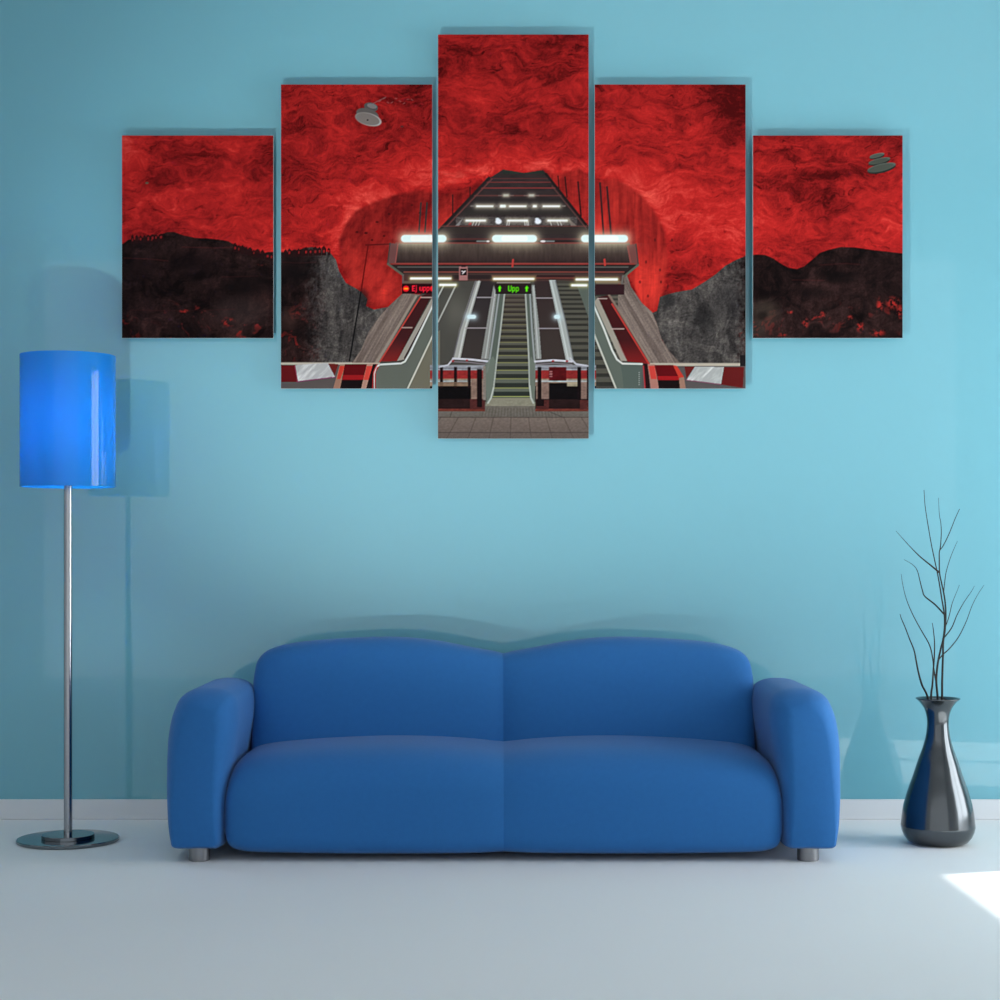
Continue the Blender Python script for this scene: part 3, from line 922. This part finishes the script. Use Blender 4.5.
    for i in range(-5, 7):
        line([(511 + i * 17.5, 417), (510 + i * 21.6, 441)], .8, (74, 63, 59), .75)
    for x0, x1 in ((452, 460), (554, 560)):
        line([(x0 if x0 < 500 else x0 - 6, 411), (x0 - 2 if x0 < 500 else x1 + 2, 417)], .9, (66, 60, 56), .7)
    s = box([(434, 402), (594, 441)])
    grain(s, .28, 211, 1 / 2., 1 / 1.2)
    for x0, x1, side in ((430, 485, 0), (535.5, 596, 1)):
        rect(x0, 365, x1, 370.5, (138, 140, 146))
        rect(x0, 367.6, x1, 368.6, (90, 86, 92), .7)
        rect(x0, 370.5, x1, 378.6, (134, 40, 39))
        rect(x0, 378.6, x1, 386.5, (140, 116, 98))
        rect(x0, 380.2, x1, 382, (160, 172, 178), .8)
        rect(x0, 386, x1, 399.5, (12, 10, 12))
        rect(x0, 399, x1, 408.6, (36, 22, 22))
        rect(x0, 408.8, x1, 411.3, (104, 48, 40))
    for x in (441.5, 455.5, 469):
        rect(x - 1.4, 367, x + 1.6, 388, (30, 16, 18))
    rect(471, 379, 485, 400, (128, 104, 92))
    rect(470, 399, 485, 409, (74, 36, 34))
    rect(477, 369, 482, 407, (22, 14, 16))
    rect(483, 366, 486, 400, (120, 112, 104))
    rect(438, 382, 468, 386, (120, 96, 78), .8)
    rect(549, 367, 566.5, 380.6, (78, 16, 20))
    for y in (371, 373.4, 375.8):
        rect(549.5, y, 552.5, y + 1.2, (176, 120, 120), .8)
    rect(549, 383, 580, 399.5, (14, 11, 13))
    rect(567, 382.4, 577.5, 386.4, (150, 138, 116))
    rect(536, 382, 549, 399, (124, 100, 90))
    rect(580.5, 382, 590, 399, (124, 100, 90))
    for x in (538.6, 578.4, 588):
        rect(x - 1, 367, x + 2.6, 406 if x != 578.4 else 400, (22, 14, 16))
    rect(536, 400, 549, 409, (74, 36, 34))
    rect(580, 400, 590, 409, (74, 36, 34))
    rect(536.5, 399, 544, 406, (24, 14, 16))
    for x0, x1, f in ((450, 492, 1), (533, 578, -1)):
        a, b = (452, 490) if f > 0 else (535, 572)
        pts = [(a, 361.5), ((a + b) / 2, 360.2 if f < 0 else 359.6), (b, 361.5)] if f < 0 else [(a + 1, 358.5), ((a + b) / 2, 359.5), (b - 1, 361.5)]
        line(pts, 2, (190, 188, 196))
        line([(p[0], p[1] + 3) for p in pts], 1.1, (120, 112, 118))
    line([(439, 367), (448, 365), (453, 359)], 1.6, (182, 182, 190))
    line([(589, 366), (576, 364), (570, 358)], 1.6, (182, 182, 190))
    for x, y in ((453, 361), (467, 360.5), (553, 361), (567, 361)):
        oval(x, y, 1.3, 1, (150, 30, 40))
    for x0, x1 in ((430, 485), (535.5, 590)):                  # dull sheen and scuffs on the drums
        s = box([(x0, 366), (x1, 411)], 0)
        n = fbm(XX[s] / 5, YY[s] / 2.2, 221, 4, .7)
        IMG[s] *= (.72 + .56 * n)[..., None]
    # newel side plates next to the middle steps
    poly([(485.5, 364), (493, 356), (496, 362), (493, 388), (490.5, 398), (486.5, 404)], (104, 112, 102), .85)
    poly([(535.5, 364), (531, 356), (529.5, 362), (530, 388), (531.5, 398), (534.5, 404)], (104, 112, 102), .85)
    line([(493.5, 388), (491, 398), (488, 403)], 1.6, (170, 174, 166))
    line([(529.8, 386), (531, 398), (533.4, 403)], 1.6, (170, 174, 166))

    # ---- big lamps, low lamps and the signs over each escalator
    for x0, x1 in ((401, 446.5), (492, 537), (581, 628)):
        tube(x0, x1, 238.6, 7.4, (226, 246, 242), 4.2, (240, 226, 190))
        line([(x0 + 12, 238.6), (x1 - 12, 238.6)], 5.6, (252, 252, 244), .8)
    for x0, x1, y in ((410, 451.5, 278.5), (493, 534.4, 278.9), (575.5, 618, 279.4), (439, 456.6, 284.9), (571, 587.4, 285.3)):
        tube(x0, x1, y, 2.2, (240, 238, 250), 1.5, (230, 222, 150))
    rect(402, 283.8, 436, 293.8, (40, 9, 15))
    rect(595, 284.2, 624.5, 294.6, (48, 26, 30))
    rect(495.4, 283.8, 531.2, 293.9, (38, 28, 28))
    line([(497, 282.6), (530, 282.6)], .8, (150, 140, 132))

    def glyph(strokes, x, y, w, h, col, lw):
        for st in strokes:
            line([(x + a * w, y + b * h) for a, b in st], lw, col)
    E = [[(0, 0), (0, 1)], [(0, 0), (1, 0)], [(0, .5), (.8, .5)], [(0, 1), (1, 1)]]
    J = [[(.8, .25), (.8, 1.15), (.5, 1.35), (.1, 1.3)], [(.8, -.1), (.8, 0)]]
    U = [[(0, 0), (0, .85), (.25, 1), (.75, 1), (1, .85), (1, 0)]]
    u = [[(0, .3), (0, .9), (.2, 1), (.8, 1), (1, .9)], [(1, .3), (1, 1)]]
    p = [[(0, .3), (0, 1.35)], [(0, .35), (.8, .3), (1, .5), (1, .8), (.8, 1), (0, 1)]]
    red, grn = (255, 26, 48), (84, 226, 8)
    glyph(E, 412.6, 286, 2.2, 4.8, red, 1.1)
    glyph(J, 415.2, 286, 1.5, 4.6, red, .9)
    for g, x in ((u, 420), (p, 423.5), (p, 427)):
        glyph(g, x, 285.8, 2.2, 4.6, red, 1.05)
    for x in (406, 433):
        oval(x, 288.6, 3.1, 3, (250, 24, 34))
    line([(404.6, 288.6), (407.6, 288.6)], 1.5, (255, 150, 20))
    glyph(U, 508.6, 286, 2.6, 4.8, grn, 1)
    for x in (512.6, 516.2):
        glyph(p, x, 286, 2.2, 4.8, grn, .95)
    for x in (499.8, 526.8):
        poly([(x, 285.4), (x + 2, 288.2), (x + 1, 288.2), (x + 1, 291.8), (x - 1, 291.8), (x - 1, 288.2), (x - 2, 288.2)], grn)
    # pictogram on the small hanging sign
    rect(459, 266.2, 467.8, 280.4, (158, 108, 106))
    rect(460.2, 268.6, 466.6, 275.4, (34, 18, 26))
    line([(461.6, 271), (463.4, 271.8), (465.4, 271)], 1, (226, 214, 216))
    line([(464.6, 271.6), (462.4, 273.8)], 1, (226, 214, 216))
    rect(461.4, 265.4, 465.6, 267, (40, 30, 32))

    # ---- two ceiling loudspeakers
    oval(371, 107, 7, 4.4, (84, 78, 78), 1, 14)
    oval(372, 106, 5, 2.4, (136, 130, 128), .7, 14)
    oval(367.5, 114.5, 11.5, 6, (92, 86, 84), 1, 16)
    oval(368.4, 119.3, 13.4, 6.2, (176, 170, 164), 1, 15)
    oval(367.6, 119, 12.4, 5.7, (122, 113, 108), 1, 15)
    oval(367.6, 120, .9, .8, (40, 34, 34))
    line([(372, 104), (386, 97)], .8, (130, 100, 98), .7)
    for i in range(9):
        oval(380 + i * 4, 101 - 2.5 * math.sin(i * 1.9), 1.6, .5, (150, 96, 92), .6, 30 * (i % 3) - 30)
    oval(402, 126.5, 1.7, .9, (84, 40, 40))
    for cx, cy, rx, ry, c in ((877, 155.6, 7.5, 2.3, 78), (879.4, 161, 11, 3.1, 70), (881.6, 167.6, 14.4, 4.4, 74)):
        oval(cx, cy + .9, rx, ry, (34, 40, 38), 1, -13)
        oval(cx, cy - .3, rx, ry * .8, (c + 20, c + 26, c + 18), 1, -13)
        oval(cx - .4, cy + .4, rx * .94, ry * .78, (c, c + 4, c - 4), 1, -13)
    oval(147, 183, 1.8, 1, (86, 96, 74), .8)
    IMG = np.clip(IMG, 0, 255)
    # down to 1.5 samples per unit
    out = IMG.reshape(GH // 2, 2, GW // 2, 2, 3).mean((1, 3))
    blur = out.copy()                                       # a crisp print: local contrast lifted
    for ax in (0, 1):
        blur = (np.roll(blur, 2, ax) + 2 * np.roll(blur, 1, ax) + 3 * blur + 2 * np.roll(blur, -1, ax) + np.roll(blur, -2, ax)) / 9
    return np.clip(out + .75 * (out - blur), 0, 255)


picture = paint_picture()
PY = WALL_Y - .052                       # front of the canvases
PK = PY / FLOCAL
M_print = print_material()


def canvas_panel(x0, y0, x1, y1, label):
    """one canvas on four spacers; the print is a fine mesh whose points carry the ink"""
    cx, cz = ((x0 + x1) / 2 - 500) * PK, CAM_Z - ((y0 + y1) / 2 - 548) * PK
    t = thing('canvas_panel', label, 'picture', (cx, PY, cz), 'five-panel cave station picture')
    hw, hh, e = (x1 - x0) / 2 * PK, (y1 - y0) / 2 * PK, .0005
    boxes('backing_board', [(-hw - e, .0006, -hh - e, hw + e, .0086, hh + e)], M_board, t)
    nx, ny = int(round((x1 - x0) * 1.5)) + 1, int(round((y1 - y0) * 1.5)) + 1
    gx, gy = np.linspace(x0, x1, nx), np.linspace(y0, y1, ny)
    fx, fy = np.clip((gx - SX0) * 1.5 - .5, 0, picture.shape[1] - 1.001), np.clip((gy - SY0) * 1.5 - .5, 0, picture.shape[0] - 1.001)
    ix, iy = fx.astype(int), fy.astype(int)
    tx, ty = (fx - ix)[None, :, None], (fy - iy)[:, None, None]
    P = lambda a, b: picture[np.ix_(iy + a, ix + b)]
    ink = (P(0, 0) * (1 - tx) + P(0, 1) * tx) * (1 - ty) + (P(1, 0) * (1 - tx) + P(1, 1) * tx) * ty
    ink = ink / 255
    ink = np.where(ink <= .04045, ink / 12.92, ((ink + .055) / 1.055) ** 2.4)
    ink = np.clip(ink / PRINT_LIGHT, 0, .94)
    co = np.zeros((ny, nx, 3), np.float32)
    co[..., 0] = np.linspace(-hw, hw, nx)[None, :]
    co[..., 2] = np.linspace(hh, -hh, ny)[:, None]
    q = np.arange(nx * ny).reshape(ny, nx)
    quads = np.stack([q[1:, :-1], q[1:, 1:], q[:-1, 1:], q[:-1, :-1]], -1).reshape(-1)
    me = bpy.data.meshes.new('canvas_print')
    me.vertices.add(nx * ny)
    me.vertices.foreach_set('co', co.ravel())
    me.loops.add(len(quads))
    me.loops.foreach_set('vertex_index', quads.astype(np.int32))
    me.polygons.add(len(quads) // 4)
    me.polygons.foreach_set('loop_start', np.arange(0, len(quads), 4, dtype=np.int32))
    me.update(calc_edges=True)
    at = me.color_attributes.new('ink', 'FLOAT_COLOR', 'POINT')
    at.data.foreach_set('color', np.concatenate([ink, np.ones((ny, nx, 1))], -1).astype(np.float32).ravel())
    me.materials.append(M_print)
    o = bpy.data.objects.new('canvas_print', me)
    o.parent = t
    C.objects.link(o)
    for sx in (-1, 1):
        for sz in (-1, 1):
            px, pz = sx * (hw - .05), sz * (hh - .05)
            ring = lambda y: [(px + .008 * math.cos(2 * PI * k / 16), y, pz + .008 * math.sin(2 * PI * k / 16)) for k in range(16)]
            mesh_object('wall_spacer', *loft([ring(.0086), ring(WALL_Y - PY - .0006)]), M_leg, t)
    return t


canvas_panel(122, 135.5, 273.3, 338, 'leftmost of the five canvas prints, red cave roof above dark rock')
canvas_panel(281, 84.5, 432.2, 388.5, 'tall canvas print left of the central one, with a red lit sign and grey loudspeaker')
canvas_panel(438, 34.5, 588.6, 438.5, 'tallest, central canvas print with the green lit sign above an escalator')
canvas_panel(594.7, 84.5, 745.6, 388.5, 'tall canvas print right of the central one, red rock over a pale boarded slope')
canvas_panel(753, 135.5, 902.6, 338, 'rightmost of the five canvas prints, with a dark stacked loudspeaker under the red roof')
